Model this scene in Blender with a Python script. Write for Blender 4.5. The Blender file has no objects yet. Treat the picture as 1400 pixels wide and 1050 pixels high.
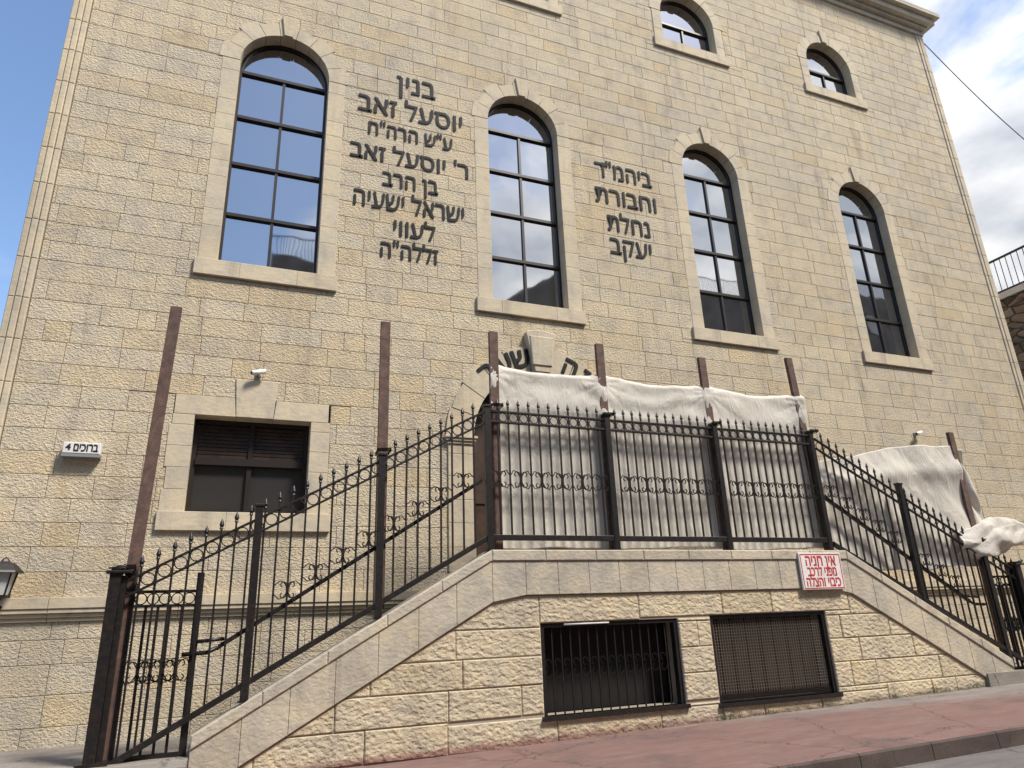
import bpy, bmesh, math, random
from mathutils import Vector, Matrix
rnd = random.Random(7)
S = bpy.context.scene
COL = S.collection
R = math.radians

# ------------------------------------------------------------------ camera
cam_d = bpy.data.cameras.new('camera'); cam = bpy.data.objects.new('camera', cam_d); COL.objects.link(cam)
rt = Vector((0.92970234, -0.36650117, -0.03647527)); up = Vector((-0.08754855, -0.31610116, 0.94467736)); fw = Vector((0.35775523, 0.8750754, 0.32596664))
M = Matrix((rt, up, -fw)).transposed().to_4x4(); M.translation = Vector((0, -10, 0))
cam.matrix_world = M
cam_d.sensor_fit = 'HORIZONTAL'; cam_d.sensor_width = 36; cam_d.lens = 943.53 / 1400 * 36
cam_d.clip_start = 0.1; cam_d.clip_end = 2000
S.camera = cam

# ------------------------------------------------------------------ light
SUN = Vector((0.42, -0.52, 0.95)).normalized()
elev = math.asin(SUN.z); az = math.atan2(SUN.x, SUN.y)
w = bpy.data.worlds.new('World'); S.world = w; w.use_nodes = True
nt = w.node_tree; N = nt.nodes; L = nt.links; N.clear()
def nd(t, **k):
    n = N.new(t)
    for a, b in k.items(): setattr(n, a, b)
    return n
out = nd('ShaderNodeOutputWorld'); bg = nd('ShaderNodeBackground'); bg.inputs[1].default_value = 0.125
sky = nd('ShaderNodeTexSky', sky_type='NISHITA', sun_disc=False, sun_elevation=elev, sun_rotation=az, air_density=1.0, dust_density=.6, ozone_density=2.5)
geo = nd('ShaderNodeNewGeometry')
mp = nd('ShaderNodeMapping'); mp.inputs['Scale'].default_value = (1, 1, 1.9); mp.inputs['Location'].default_value = (3.1, 1.4, 0.3)
tc = nd('ShaderNodeTexCoord'); L.new(tc.outputs['Generated'], mp.inputs[0])
nz = nd('ShaderNodeTexNoise'); nz.inputs['Scale'].default_value = 1.9; nz.inputs['Detail'].default_value = 9; nz.inputs['Roughness'].default_value = .56; nz.inputs['Distortion'].default_value = .35
L.new(mp.outputs[0], nz.inputs[0])
dt = nd('ShaderNodeVectorMath', operation='DOT_PRODUCT'); dt.inputs[1].default_value = (0.55, 0.0, -1.6); L.new(tc.outputs['Generated'], dt.inputs[0])
ad = nd('ShaderNodeMath', operation='MULTIPLY_ADD'); ad.inputs[1].default_value = 0.50; L.new(dt.outputs['Value'], ad.inputs[0]); L.new(nz.outputs[0], ad.inputs[2])
cr = nd('ShaderNodeValToRGB'); cr.color_ramp.elements[0].position = .125; cr.color_ramp.elements[1].position = .28; L.new(ad.outputs[0], cr.inputs[0])
cr.color_ramp.interpolation = 'EASE'
nz2 = nd('ShaderNodeTexNoise'); nz2.inputs['Scale'].default_value = 4.5; nz2.inputs['Detail'].default_value = 6; L.new(mp.outputs[0], nz2.inputs[0])
cc = nd('ShaderNodeValToRGB'); cc.color_ramp.elements[0].color = (1.9, 2.1, 2.45, 1); cc.color_ramp.elements[1].color = (4.1, 4.1, 4.15, 1)
cc.color_ramp.elements[0].position = .38; cc.color_ramp.elements[1].position = .6; L.new(nz2.outputs[0], cc.inputs[0])
gl = nd('ShaderNodeVectorMath', operation='DOT_PRODUCT'); gl.inputs[1].default_value = tuple(SUN); L.new(tc.outputs['Generated'], gl.inputs[0])
gr_ = nd('ShaderNodeMapRange'); gr_.inputs[1].default_value = .45; gr_.inputs[2].default_value = .97; gr_.inputs[3].default_value = 1.0; gr_.inputs[4].default_value = 2.1; L.new(gl.outputs['Value'], gr_.inputs[0])
gm = nd('ShaderNodeVectorMath', operation='SCALE'); L.new(cc.outputs[0], gm.inputs[0]); L.new(gr_.outputs[0], gm.inputs['Scale'])
mx = nd('ShaderNodeMix', data_type='RGBA'); L.new(cr.outputs[0], mx.inputs[0]); L.new(sky.outputs[0], mx.inputs[6]); L.new(gm.outputs[0], mx.inputs[7])
L.new(mx.outputs[2], bg.inputs[0]); L.new(bg.outputs[0], out.inputs[0])
sd = bpy.data.lights.new('sun', 'SUN'); sd.energy = 3.1; sd.angle = R(12); sd.color = (1, .942, .86)
so = bpy.data.objects.new('sun', sd); COL.objects.link(so); so.rotation_euler = SUN.to_track_quat('Z', 'Y').to_euler()
S.view_settings.view_transform = 'Standard'; S.view_settings.look = 'None'; S.view_settings.exposure = 1.0; S.view_settings.gamma = 1
S.render.engine = 'CYCLES'

# ------------------------------------------------------------------ materials
def mat(name, col, rough=.8, metal=0., spec=.5):
    m = bpy.data.materials.new(name); m.use_nodes = True; b = m.node_tree.nodes['Principled BSDF']
    b.inputs['Base Color'].default_value = (*col, 1); b.inputs['Roughness'].default_value = rough
    b.inputs['Metallic'].default_value = metal; b.inputs['Specular IOR Level'].default_value = spec
    return m, m.node_tree, b
def node(t, ty, **k):
    n = t.nodes.new(ty)
    for a, b in k.items():
        if isinstance(a, str) and hasattr(n, a): setattr(n, a, b)
        else: n.inputs[a].default_value = b
    return n
def noise(t, scale, detail=4, rough=.55, vec=None, dist=0):
    n = t.nodes.new('ShaderNodeTexNoise'); n.inputs['Scale'].default_value = scale; n.inputs['Detail'].default_value = detail
    n.inputs['Roughness'].default_value = rough; n.inputs['Distortion'].default_value = dist
    if vec is None:
        vec = t.nodes.new('ShaderNodeTexCoord').outputs['Object']
    t.links.new(vec, n.inputs[0]); return n
def ramp(t, src, stops, interp='LINEAR'):
    r = t.nodes.new('ShaderNodeValToRGB'); e = r.color_ramp.elements; r.color_ramp.interpolation = interp
    while len(e) < len(stops): e.new(.5)
    for i, (p_, c) in enumerate(stops):
        e[i].position = p_; e[i].color = c if len(c) == 4 else (*c, 1)
    t.links.new(src, r.inputs[0]); return r
def mixc(t, f, a, b, mode='MIX'):
    m = t.nodes.new('ShaderNodeMix'); m.data_type = 'RGBA'; m.blend_type = mode
    for i, v in ((0, f), (6, a), (7, b)):
        if isinstance(v, (int, float)): m.inputs[i].default_value = v
        elif isinstance(v, tuple): m.inputs[i].default_value = (*v, 1) if len(v) == 3 else v
        else: t.links.new(v, m.inputs[i])
    return m.outputs[2]
def math_(t, op, a, b=0., c=0.):
    m = t.nodes.new('ShaderNodeMath'); m.operation = op
    for i, v in enumerate((a, b, c)):
        if isinstance(v, (int, float)): m.inputs[i].default_value = v
        else: t.links.new(v, m.inputs[i])
    return m.outputs[0]
def bump(t, b, h, strength, dist, prev=None):
    n = t.nodes.new('ShaderNodeBump'); n.inputs['Strength'].default_value = strength; n.inputs['Distance'].default_value = dist
    t.links.new(h, n.inputs['Height'])
    if prev is not None: t.links.new(prev, n.inputs['Normal'])
    t.links.new(n.outputs[0], b.inputs['Normal']); return n.outputs[0]
def stone_mat(name, stops, chisel, bscale, dark=.0, redbase=False):
    m, t, b = mat(name, (.5, .45, .35), .88, 0, .25)
    at = t.nodes.new('ShaderNodeAttribute'); at.attribute_name = 'tint'
    base = ramp(t, at.outputs['Fac'], stops)
    tcn = t.nodes.new('ShaderNodeTexCoord').outputs['Object']
    n1 = noise(t, 3.2, 6, .62, tcn, .3); c1 = ramp(t, n1.outputs[0], [(.3, (.80, .80, .82)), (.5, (1, .985, .95)), (.72, (1.10, 1.04, .92))])
    c = mixc(t, 1., base.outputs[0], c1.outputs[0], 'MULTIPLY')
    n0 = noise(t, .42, 5, .6, tcn); c0 = ramp(t, n0.outputs[0], [(.35, (.90, .90, .92)), (.62, (1.04, 1.02, .98))])
    c = mixc(t, 1., c, c0.outputs[0], 'MULTIPLY')
    n2 = noise(t, 34 * bscale, 3, .6, tcn); c2 = ramp(t, n2.outputs[0], [(.30, (.70, .68, .66)), (.48, (1, 1, 1)), (.75, (1.07, 1.06, 1.04))])
    c = mixc(t, .55 if chisel > .3 else .2, c, c2.outputs[0], 'MULTIPLY')
    mpv = t.nodes.new('ShaderNodeMapping'); mpv.inputs['Scale'].default_value = (3.2, 3.2, .28); t.links.new(tcn, mpv.inputs[0])
    nv = noise(t, 1.0, 7, .68, mpv.outputs[0], .2); c = mixc(t, 1., c, ramp(t, nv.outputs[0], [(.30, (.80, .785, .77)), (.47, (1, 1, 1))]).outputs[0], 'MULTIPLY')
    if redbase:
        sq = t.nodes.new('ShaderNodeSeparateXYZ'); t.links.new(t.nodes.new('ShaderNodeNewGeometry').outputs['Position'], sq.inputs[0])
        zq = math_(t, 'MULTIPLY_ADD', sq.outputs['X'], -.0157, sq.outputs['Z']); vq = math_(t, 'MULTIPLY_ADD', noise(t, 4.5, 7, .7, tcn).outputs[0], -.22, zq)
        c = mixc(t, ramp(t, math_(t, 'MULTIPLY_ADD', vq, 4., 6.05), [(.05, (.75, .75, .75)), (.30, (0, 0, 0))]).outputs[0], c, (.10, .08, .062))
    if name == 'weathered_coping':
        ns = noise(t, 1.6, 9, .72, tcn, .8); c = mixc(t, ramp(t, ns.outputs[0], [(.46, (0, 0, 0)), (.66, (.6, .6, .6))]).outputs[0], c, (.26, .235, .195))
    if redbase:
        sp = t.nodes.new('ShaderNodeSeparateXYZ'); t.links.new(t.nodes.new('ShaderNodeNewGeometry').outputs['Position'], sp.inputs[0])
        zz = math_(t, 'MULTIPLY_ADD', sp.outputs['X'], -.0157, sp.outputs['Z'])
        nn = noise(t, 6, 6, .7, tcn)
        v = math_(t, 'MULTIPLY_ADD', nn.outputs[0], .34, zz)
        f = ramp(t, math_(t, 'MULTIPLY_ADD', v, 4.0, 5.15), [(.30, (.62, .62, .62)), (.62, (0, 0, 0))])
        fx = ramp(t, math_(t, 'MULTIPLY', sp.outputs['X'], .1), [(.30, (1, 1, 1)), (.95, (0.0, 0.0, 0.0))])
        ff = math_(t, 'MULTIPLY', f.outputs[0], fx.outputs[0])
        c = mixc(t, ff, c, (.27, .12, .10))
    t.links.new(c, b.inputs['Base Color'])
    vo = t.nodes.new('ShaderNodeTexVoronoi'); vo.inputs['Scale'].default_value = 26 * bscale; vo.feature = 'SMOOTH_F1'
    dn = noise(t, 14 * bscale, 3, .6, tcn)
    off = t.nodes.new('ShaderNodeVectorMath'); off.operation = 'MULTIPLY_ADD'; t.links.new(dn.outputs['Color'], off.inputs[0]); off.inputs[1].default_value = (.09, .09, .09); t.links.new(tcn, off.inputs[2])
    mpn = t.nodes.new('ShaderNodeMapping'); mpn.inputs['Scale'].default_value = (.8, 1, 1.35); mpn.inputs['Rotation'].default_value = (0, .5, 0); t.links.new(off.outputs[0], mpn.inputs[0])
    t.links.new(mpn.outputs[0], vo.inputs[0])
    n3 = noise(t, 60 * bscale, 4, .65, tcn)
    h = math_(t, 'MULTIPLY_ADD', n3.outputs[0], .55, vo.outputs['Distance'])
    if chisel > 0: bump(t, b, h, chisel, .03)
    return m
CREAM = [(0, (.485, .42, .31)), (.15, (.535, .465, .345)), (.42, (.515, .455, .35)), (.62, (.55, .485, .37)), (.80, (.53, .455, .335)), (.94, (.525, .435, .295)), (1, (.49, .435, .345))]
M_rough = stone_mat('chiselled_limestone', CREAM, .6, 1.3)
M_base = stone_mat('coarse_limestone', [(0, (.47, .40, .28)), (.5, (.53, .455, .33)), (1, (.49, .43, .325))], .72, .68, redbase=True)
M_smooth = stone_mat('smooth_limestone', [(0, (.50, .435, .325)), (.5, (.54, .475, .36)), (1, (.515, .455, .35))], .12, .6)
M_trim = stone_mat('weathered_coping', [(0, (.44, .395, .315)), (.5, (.50, .45, .36)), (1, (.46, .42, .345))], .22, .8)
M_mortar, t_, b_ = mat('mortar', (.34, .29, .22), .95)
M_glass, t_, b_ = mat('reflective_glass', (.012, .015, .020), .03, 0, .5)
b_.inputs['IOR'].default_value = 4.4
nn_ = noise(t_, .9, 2); bump(t_, b_, nn_.outputs[0], .14, .03)
M_frame, t_, b_ = mat('dark_bronze_frame', (.028, .022, .018), .4, .3)
M_dark, t_, b_ = mat('dark_interior', (.012, .010, .009), .9)
M_letter, t_, b_ = mat('black_metal_letters', (.011, .010, .009), .7, 0, .25)
def iron():
    m, t, b = mat('black_painted_iron', (.012, .011, .011), .42, .2, .5)
    n = noise(t, 22, 5, .7); c = ramp(t, n.outputs[0], [(.45, (.011, .010, .010)), (.68, (.030, .020, .015)), (.8, (.075, .035, .018))])
    t.links.new(c.outputs[0], b.inputs['Base Color']); bump(t, b, n.outputs[0], .25, .004); return m
M_iron = iron()
def rust():
    m, t, b = mat('rusty_steel', (.2, .1, .07), .85, .1)
    n = noise(t, 9, 8, .7, None, .6); c = ramp(t, n.outputs[0], [(.3, (.055, .036, .030)), (.5, (.105, .062, .048)), (.62, (.15, .086, .062)), (.78, (.17, .13, .11))])
    t.links.new(c.outputs[0], b.inputs['Base Color']); bump(t, b, n.outputs[0], .5, .006); return m
M_rust = rust()
def cloth():
    m, t, b = mat('off_white_canvas', (.60, .55, .47), .75, 0, .3)
    n = noise(t, 2.3, 8, .62, None, .5); c = ramp(t, n.outputs[0], [(.28, (.54, .495, .42)), (.5, (.68, .635, .55)), (.75, (.73, .69, .61))])
    t.links.new(c.outputs[0], b.inputs['Base Color'])
    tc_ = t.nodes.new('ShaderNodeTexCoord').outputs['Object']; mp_ = t.nodes.new('ShaderNodeMapping'); mp_.inputs['Scale'].default_value = (1.6, 1, .75); mp_.inputs['Rotation'].default_value = (0, .7, 0); t.links.new(tc_, mp_.inputs[0])
    n2 = noise(t, 2.6, 5, .55, mp_.outputs[0], 1.6); rg = math_(t, 'ABSOLUTE', math_(t, 'SUBTRACT', n2.outputs[0], .5)); n5 = noise(t, 160, 2, .5, tc_)
    bump(t, b, math_(t, 'MULTIPLY_ADD', n5.outputs[0], .010, rg), .42, .08)
    tr = t.nodes.new('ShaderNodeBsdfTranslucent'); t.links.new(c.outputs[0], tr.inputs[0])
    ms = t.nodes.new('ShaderNodeMixShader'); ms.inputs[0].default_value = .25
    o = t.nodes['Material Output']; t.links.new(b.outputs[0], ms.inputs[1]); t.links.new(tr.outputs[0], ms.inputs[2]); t.links.new(ms.outputs[0], o.inputs[0]); return m
M_cloth = cloth()
M_white, t_, b_ = mat('white_enamel', (.66, .64, .60), .45)
nn_ = noise(t_, 6, 6, .7); c_ = ramp(t_, nn_.outputs[0], [(.3, (.56, .52, .47)), (.55, (.70, .68, .64))]); t_.links.new(c_.outputs[0], b_.inputs['Base Color'])
M_red, t_, b_ = mat('red_sign_paint', (.50, .035, .04), .5)
M_black, t_, b_ = mat('black_sign_paint', (.015, .015, .015), .5)
M_grey, t_, b_ = mat('grey_plastic', (.22, .22, .22), .5)
M_lglass, t_, b_ = mat('lantern_glass', (.45, .46, .44), .2, 0, .6)
def ground_mat(name, c1, c2, red=0., bscale=1., jointed=0.):
    m, t, b = mat(name, c1, .85, 0, .35)
    tcn = t.nodes.new('ShaderNodeTexCoord').outputs['Object']
    mpn = t.nodes.new('ShaderNodeMapping'); mpn.inputs['Scale'].default_value = (.35, 1.4, 1); t.links.new(tcn, mpn.inputs[0])
    n = noise(t, 3.0, 8, .65, mpn.outputs[0], .6); c = ramp(t, n.outputs[0], [(.3, c1), (.68, c2)]).outputs[0]
    n2 = noise(t, 60, 3, .6, tcn); c = mixc(t, .5, c, ramp(t, n2.outputs[0], [(.3, (.6, .6, .6)), (.6, (1.1, 1.1, 1.1))]).outputs[0], 'MULTIPLY')
    if red:
        sp = t.nodes.new('ShaderNodeSeparateXYZ'); t.links.new(t.nodes.new('ShaderNodeNewGeometry').outputs['Position'], sp.inputs[0])
        # painted red band of the pavement edge, worn
        e = math_(t, 'MULTIPLY_ADD', sp.outputs['X'], .16, sp.outputs['Y'])
        n3 = noise(t, 2.6, 6, .7, mpn.outputs[0]); e = math_(t, 'MULTIPLY_ADD', n3.outputs[0], .5, e)
        f = ramp(t, math_(t, 'MULTIPLY_ADD', e, .5, .72), [(.30, (red, red, red)), (.42, (red * .6,) * 3), (.58, (0, 0, 0))])
        f = ramp(t, math_(t, 'MULTIPLY', f.outputs[0], math_(t, 'MULTIPLY_ADD', noise(t, 9, 7, .75, mpn.outputs[0]).outputs[0], 1.6, .1)), [(.1, (0, 0, 0)), (.8, (.68, .68, .68))])
        c = mixc(t, f.outputs[0], c, (.16, .066, .052))
    vc = t.nodes.new('ShaderNodeTexVoronoi'); vc.feature = 'DISTANCE_TO_EDGE'; vc.inputs['Scale'].default_value = .55
    wob = t.nodes.new('ShaderNodeVectorMath'); wob.operation = 'MULTIPLY_ADD'; t.links.new(noise(t, 2.2, 6, .7, tcn).outputs['Color'], wob.inputs[0]); wob.inputs[1].default_value = (.5, .5, .5); t.links.new(tcn, wob.inputs[2]); t.links.new(wob.outputs[0], vc.inputs[0])
    c = mixc(t, ramp(t, vc.outputs[0], [(.002, (.8, .8, .8)), (.007, (0, 0, 0))]).outputs[0], c, (.035, .03, .027))
    c = mixc(t, ramp(t, noise(t, .9, 7, .7, tcn).outputs[0], [(.52, (0, 0, 0)), (.70, (.55, .55, .55))]).outputs[0], c, (.07, .058, .05))
    t.links.new(c, b.inputs['Base Color'])
    n4 = noise(t, 45 * bscale, 5, .7, tcn); bump(t, b, n4.outputs[0], .4, .01); return m
M_pave = ground_mat('worn_pavement', (.15, .125, .11), (.25, .215, .19), red=.85)
M_kerb = ground_mat('dark_kerb', (.045, .032, .028), (.10, .07, .058))
M_road = ground_mat('asphalt', (.10, .088, .08), (.17, .15, .138))
M_step = ground_mat('grey_step_stone', (.17, .15, .125), (.27, .235, .20))
def rubble():
    m, t, b = mat('rubble_masonry', (.2, .17, .14), .95)
    tcn = t.nodes.new('ShaderNodeTexCoord').outputs['Object']
    mpn = t.nodes.new('ShaderNodeMapping'); mpn.inputs['Scale'].default_value = (2.2, 2.2, 4.2); t.links.new(tcn, mpn.inputs[0])
    v = t.nodes.new('ShaderNodeTexVoronoi'); v.inputs['Scale'].default_value = 1; t.links.new(mpn.outputs[0], v.inputs[0])
    v2 = t.nodes.new('ShaderNodeTexVoronoi'); v2.feature = 'DISTANCE_TO_EDGE'; t.links.new(mpn.outputs[0], v2.inputs[0]); v2.inputs['Scale'].default_value = 1
    sp = t.nodes.new('ShaderNodeSeparateColor'); t.links.new(v.outputs['Color'], sp.inputs[0])
    c = ramp(t, sp.outputs[0], [(0, (.09, .08, .075)), (.4, (.20, .165, .13)), (.7, (.30, .245, .18)), (1, (.22, .14, .10))]).outputs[0]
    c = mixc(t, ramp(t, v2.outputs[0], [(.02, (1, 1, 1)), (.09, (0, 0, 0))]).outputs[0], c, (.05, .043, .036))
    t.links.new(c, b.inputs['Base Color']); bump(t, b, v2.outputs[0], 1., .12); return m
M_rubble = rubble()
M_opp, t_, b_ = mat('shaded_render_wall', (.20, .17, .14), .9)
nn_ = noise(t_, .8, 6); c_ = ramp(t_, nn_.outputs[0], [(.35, (.13, .11, .09)), (.65, (.23, .195, .155))]); t_.links.new(c_.outputs[0], b_.inputs['Base Color'])
M_leaf, t_, b_ = mat('weed_leaves', (.055, .09, .025), .6)
M_wood, t_, b_ = mat('dark_door_wood', (.035, .018, .010), .45)
nn_ = noise(t_, 6, 5); c_ = ramp(t_, nn_.outputs[0], [(.3, (.022, .011, .007)), (.7, (.055, .030, .018))]); t_.links.new(c_.outputs[0], b_.inputs['Base Color'])
M_cable, t_, b_ = mat('grey_cable', (.12, .11, .10), .6)

# ------------------------------------------------------------------ mesh helpers
class MB:
    def __init__(s): s.v = []; s.f = []; s.t = []; s.m = []; s.sm = []
    def add(s, vs, fs, tint=.5, mi=0, sm=False):
        o = len(s.v); s.v += [tuple(q) for q in vs]
        for f in fs: s.f.append(tuple(i + o for i in f)); s.t.append(tint); s.m.append(mi); s.sm.append(sm)
    def box(s, x0, x1, y0, y1, z0, z1, tint=.5, mi=0):
        s.add([(x0, y0, z0), (x1, y0, z0), (x1, y1, z0), (x0, y1, z0), (x0, y0, z1), (x1, y0, z1), (x1, y1, z1), (x0, y1, z1)],
              [(0, 3, 2, 1), (4, 5, 6, 7), (0, 1, 5, 4), (1, 2, 6, 5), (2, 3, 7, 6), (3, 0, 4, 7)], tint, mi)
    def prism(s, poly, y0, y1, tint=.5, mi=0, ch=0.):
        """poly = [(x,z)] counter-clockwise seen from -y; front at y0, back at y1, optional chamfer"""
        n = len(poly)
        if ch > 0:
            inn = inset(poly, ch)
            if inn is None: return
            vs = [(x, y0, z) for x, z in inn] + [(x, y0 + ch * .8, z) for x, z in poly] + [(x, y1, z) for x, z in poly]
            fs = [tuple(range(n))]
            for k in (0, n):
                for i in range(n):
                    j = (i + 1) % n; fs.append((k + i, k + n + i, k + n + j, k + j))
        else:
            vs = [(x, y0, z) for x, z in poly] + [(x, y1, z) for x, z in poly]
            fs = [tuple(range(n)), tuple(range(2 * n - 1, n - 1, -1))]
            for i in range(n):
                j = (i + 1) % n; fs.append((i, n + i, n + j, j))
        s.add(vs, fs, tint, mi)
    def tube(s, pts, r, seg=6, closed=False, rr=None, cap=True):
        pts = [Vector(q) for q in pts]; n = len(pts); rings = []
        for i, q in enumerate(pts):
            a = pts[(i - 1) % n] if (closed or i > 0) else q; b = pts[(i + 1) % n] if (closed or i < n - 1) else q
            d = (b - a).normalized(); u_ = d.cross(Vector((0, 1, 0)))
            if u_.length < .05: u_ = d.cross(Vector((1, 0, 0)))
            u_.normalize(); v_ = d.cross(u_).normalized(); r_ = rr[i] if rr else r
            rings.append([q + (u_ * math.cos(2 * math.pi * (k + .5) / seg) + v_ * math.sin(2 * math.pi * (k + .5) / seg)) * r_ for k in range(seg)])
        vs = [v for g in rings for v in g]; fs = []
        for i in range(n if closed else n - 1):
            j = (i + 1) % n
            for k in range(seg):
                l = (k + 1) % seg; fs.append((i * seg + k, i * seg + l, j * seg + l, j * seg + k))
        if not closed and cap:
            fs.append(tuple(range(seg - 1, -1, -1))); fs.append(tuple((n - 1) * seg + k for k in range(seg)))
        s.add(vs, fs, .5, 0, seg > 4)
    def grid(s, P, nu, nv, sm=True):
        vs = [P(i / nu, j / nv) for j in range(nv + 1) for i in range(nu + 1)]
        fs = [(j * (nu + 1) + i, j * (nu + 1) + i + 1, (j + 1) * (nu + 1) + i + 1, (j + 1) * (nu + 1) + i) for j in range(nv) for i in range(nu)]
        s.add(vs, fs, .5, 0, sm)
    def mesh(s, name, mats, origin=(0, 0, 0)):
        me = bpy.data.meshes.new(name); ox, oy, oz = origin
        me.from_pydata([(a - ox, b - oy, c - oz) for a, b, c in s.v], [], s.f)
        for m in (mats if isinstance(mats, (list, tuple)) else [mats]): me.materials.append(m)
        me.polygons.foreach_set('material_index', s.m); me.polygons.foreach_set('use_smooth', s.sm)
        at = me.attributes.new('tint', 'FLOAT', 'FACE'); at.data.foreach_set('value', s.t)
        me.update(); return me
def inset(poly, d):
    n = len(poly); ln = []
    for i in range(n):
        (x0, z0), (x1, z1) = poly[i], poly[(i + 1) % n]; dx, dz = x1 - x0, z1 - z0; l = math.hypot(dx, dz)
        if l < 1e-6: return None
        nx, nz_ = -dz / l, dx / l
        ln.append((nx, nz_, nx * x0 + nz_ * z0 + d, l))
    o = []
    for i in range(n):
        a, b, c, _ = ln[i - 1]; e, f, g, _ = ln[i]; D = a * f - b * e
        if abs(D) < 1e-4: return None
        o.append(((c * f - b * g) / D, (a * g - c * e) / D))
    ar = sum(o[i][0] * o[(i + 1) % n][1] - o[(i + 1) % n][0] * o[i][1] for i in range(n))
    for i in range(n):
        ex, ez = o[(i + 1) % n][0] - o[i][0], o[(i + 1) % n][1] - o[i][1]; px, pz = poly[(i + 1) % n][0] - poly[i][0], poly[(i + 1) % n][1] - poly[i][1]
        if ex * px + ez * pz <= 0: return None
    return o if ar > 0 else None
def clip(poly, a, b, c):
    """keep a*x+b*z<=c"""
    o = []
    for i in range(len(poly)):
        p0, p1 = poly[i], poly[(i + 1) % len(poly)]; d0 = a * p0[0] + b * p0[1] - c; d1 = a * p1[0] + b * p1[1] - c
        if d0 <= 0: o.append(p0)
        if d0 * d1 < 0: k = d0 / (d0 - d1); o.append((p0[0] + (p1[0] - p0[0]) * k, p0[1] + (p1[1] - p0[1]) * k))
    q = []
    for v in o:
        if not q or math.hypot(v[0] - q[-1][0], v[1] - q[-1][1]) > 2e-3: q.append(v)
    if len(q) > 1 and math.hypot(q[0][0] - q[-1][0], q[0][1] - q[-1][1]) < 2e-3: q.pop()
    return q if len(q) > 2 else None
def tag(o, label=None, cat=None, group=None, kind=None):
    if label: o['label'] = label
    if cat: o['category'] = cat
    if group: o['group'] = group
    if kind: o['kind'] = kind
    return o
def empty(name, loc, label, cat, group=None, rz=0):
    o = bpy.data.objects.new(name, None); COL.objects.link(o); o.location = loc; o.rotation_euler.z = rz; o.empty_display_size = .2
    return tag(o, label, cat, group)
ORG = {}
def worg(o):
    v = Vector((0, 0, 0))
    while o is not None: v += Vector(o.location); o = o.parent
    return v
def obj(name, mb, mats, parent=None, loc=None):
    """mesh given in world coordinates"""
    base = worg(parent) if parent else Vector((0, 0, 0))
    og = Vector(loc) if loc is not None else base
    o = bpy.data.objects.new(name, mb.mesh(name, mats, og)); COL.objects.link(o); o.location = og - base
    if parent: o.parent = parent
    return o
def inst(src, dloc, parent=None):
    o = src.copy(); COL.objects.link(o); o.parent = parent if parent else src.parent
    o.location = Vector(src.location) + Vector(dloc); return o
def subtract(rect, holes):
    rs = [rect]
    for hx0, hx1, hz0, hz1 in holes:
        n = []
        for x0, x1, z0, z1 in rs:
            if hx1 <= x0 or hx0 >= x1 or hz1 <= z0 or hz0 >= z1: n.append((x0, x1, z0, z1)); continue
            if z0 < hz0: n.append((x0, x1, z0, hz0))
            if z1 > hz1: n.append((x0, x1, hz1, z1))
            a, b = max(z0, hz0), min(z1, hz1)
            if x0 < hx0: n.append((x0, hx0, a, b))
            if x1 > hx1: n.append((hx1, x1, a, b))
        rs = n
    return rs
def masonry(mb, x0, x1, zs, holes, yf, clips=(), lmin=.34, lmax=.95, depth=.05, jitter=.006, ch=.007, gap=.004):
    for k in range(len(zs) - 1):
        z0, z1 = zs[k], zs[k + 1]; x = x0 - rnd.uniform(0, .5)
        hs = holes(z0, z1)
        while x < x1:
            l = rnd.uniform(lmin, lmax)
            if rnd.random() < .12: l *= .55
            a, b = max(x, x0), min(x + l, x1); x += l
            if x1 - b < .12: b = x1; x = x1
            if b - a < .03: continue
            tn = rnd.random(); yj = yf - rnd.uniform(0, jitter)
            for r in subtract((a, b, z0, z1), hs):
                pol = [(r[0], r[2]), (r[1], r[2]), (r[1], r[3]), (r[0], r[3])]
                for c_ in clips:
                    pol = clip(pol, *c_) if pol else None
                if not pol: continue
                mb.prism(pol, yf + .010, yf + .3, .5, 1)
                q = inset(pol, gap)
                if q: mb.prism(q, yj, yf + depth, tn, 0, ch)

# ================================================================== BUILDING
B = empty('stone_building', (0, 0, -1.3), 'tall cream chiselled stone building with rows of arched windows and black Hebrew letters', 'building')
CX = [.155 + 4.365 * i for i in range(4)]
HW = .72; ZB = 5.225; ZS = 8.995; JW = .27
SZB = 12.395; SZS = 13.25; SHW = .74
U0, U1 = -3.02, 17.36; ZT = 15.6
PC = 4.60; PZ = 2.77; PRI = 1.20; PRO = 1.625; PFL = .72   # portal
GX0, GX1, GZ0, GZ1 = -.62, .92, 1.52, 2.845               # ground floor window
def arch_hole(cx, zs, ri, ro, z0, z1):
    a = max(z0, zs); b = min(z1, zs + ro)
    if b <= a: return None
    i = math.sqrt(max(0, ri * ri - (a - zs) ** 2)) if a - zs < ri else 0
    o = math.sqrt(max(0, ro * ro - (b - zs) ** 2))
    e = i + (o - i) * .45 if o > i else i
    return (cx - e, cx + e, a, b) if e > .03 else None
def fholes(z0, z1):
    h = [(U0 - 1, U1 + 1, .20, .475)]
    for c in CX:
        h.append((c - HW - JW + .01, c + HW + JW - .01, ZB - .26, ZS))
        q = arch_hole(c, ZS, HW, HW + .29, z0, z1)
        if q: h.append(q)
        h.append((c - SHW - .25, c + SHW + .25, SZB - .26, SZS))
        q = arch_hole(c, SZS, SHW, SHW + .25, z0, z1)
        if q: h.append(q)
    h.append((GX0 - .27, GX1 + .27, GZ0 - .24, GZ1 + .27))
    h.append((PC - PRO + .03, PC + PRO - .03, PFL, PZ))
    q = arch_hole(PC, PZ, PRI, PRO, z0, z1)
    if q: h.append(q)
    return h
wl = MB()
zs = [-1.6, -1.27, -.935, -.60, -.27, .0]; zs += [.20]; z = .475
zs += [.475]
while z < ZT - .2: z += .2945; zs.append(min(z, ZT))
if zs[-1] < ZT: zs.append(ZT)
zf = []
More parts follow.
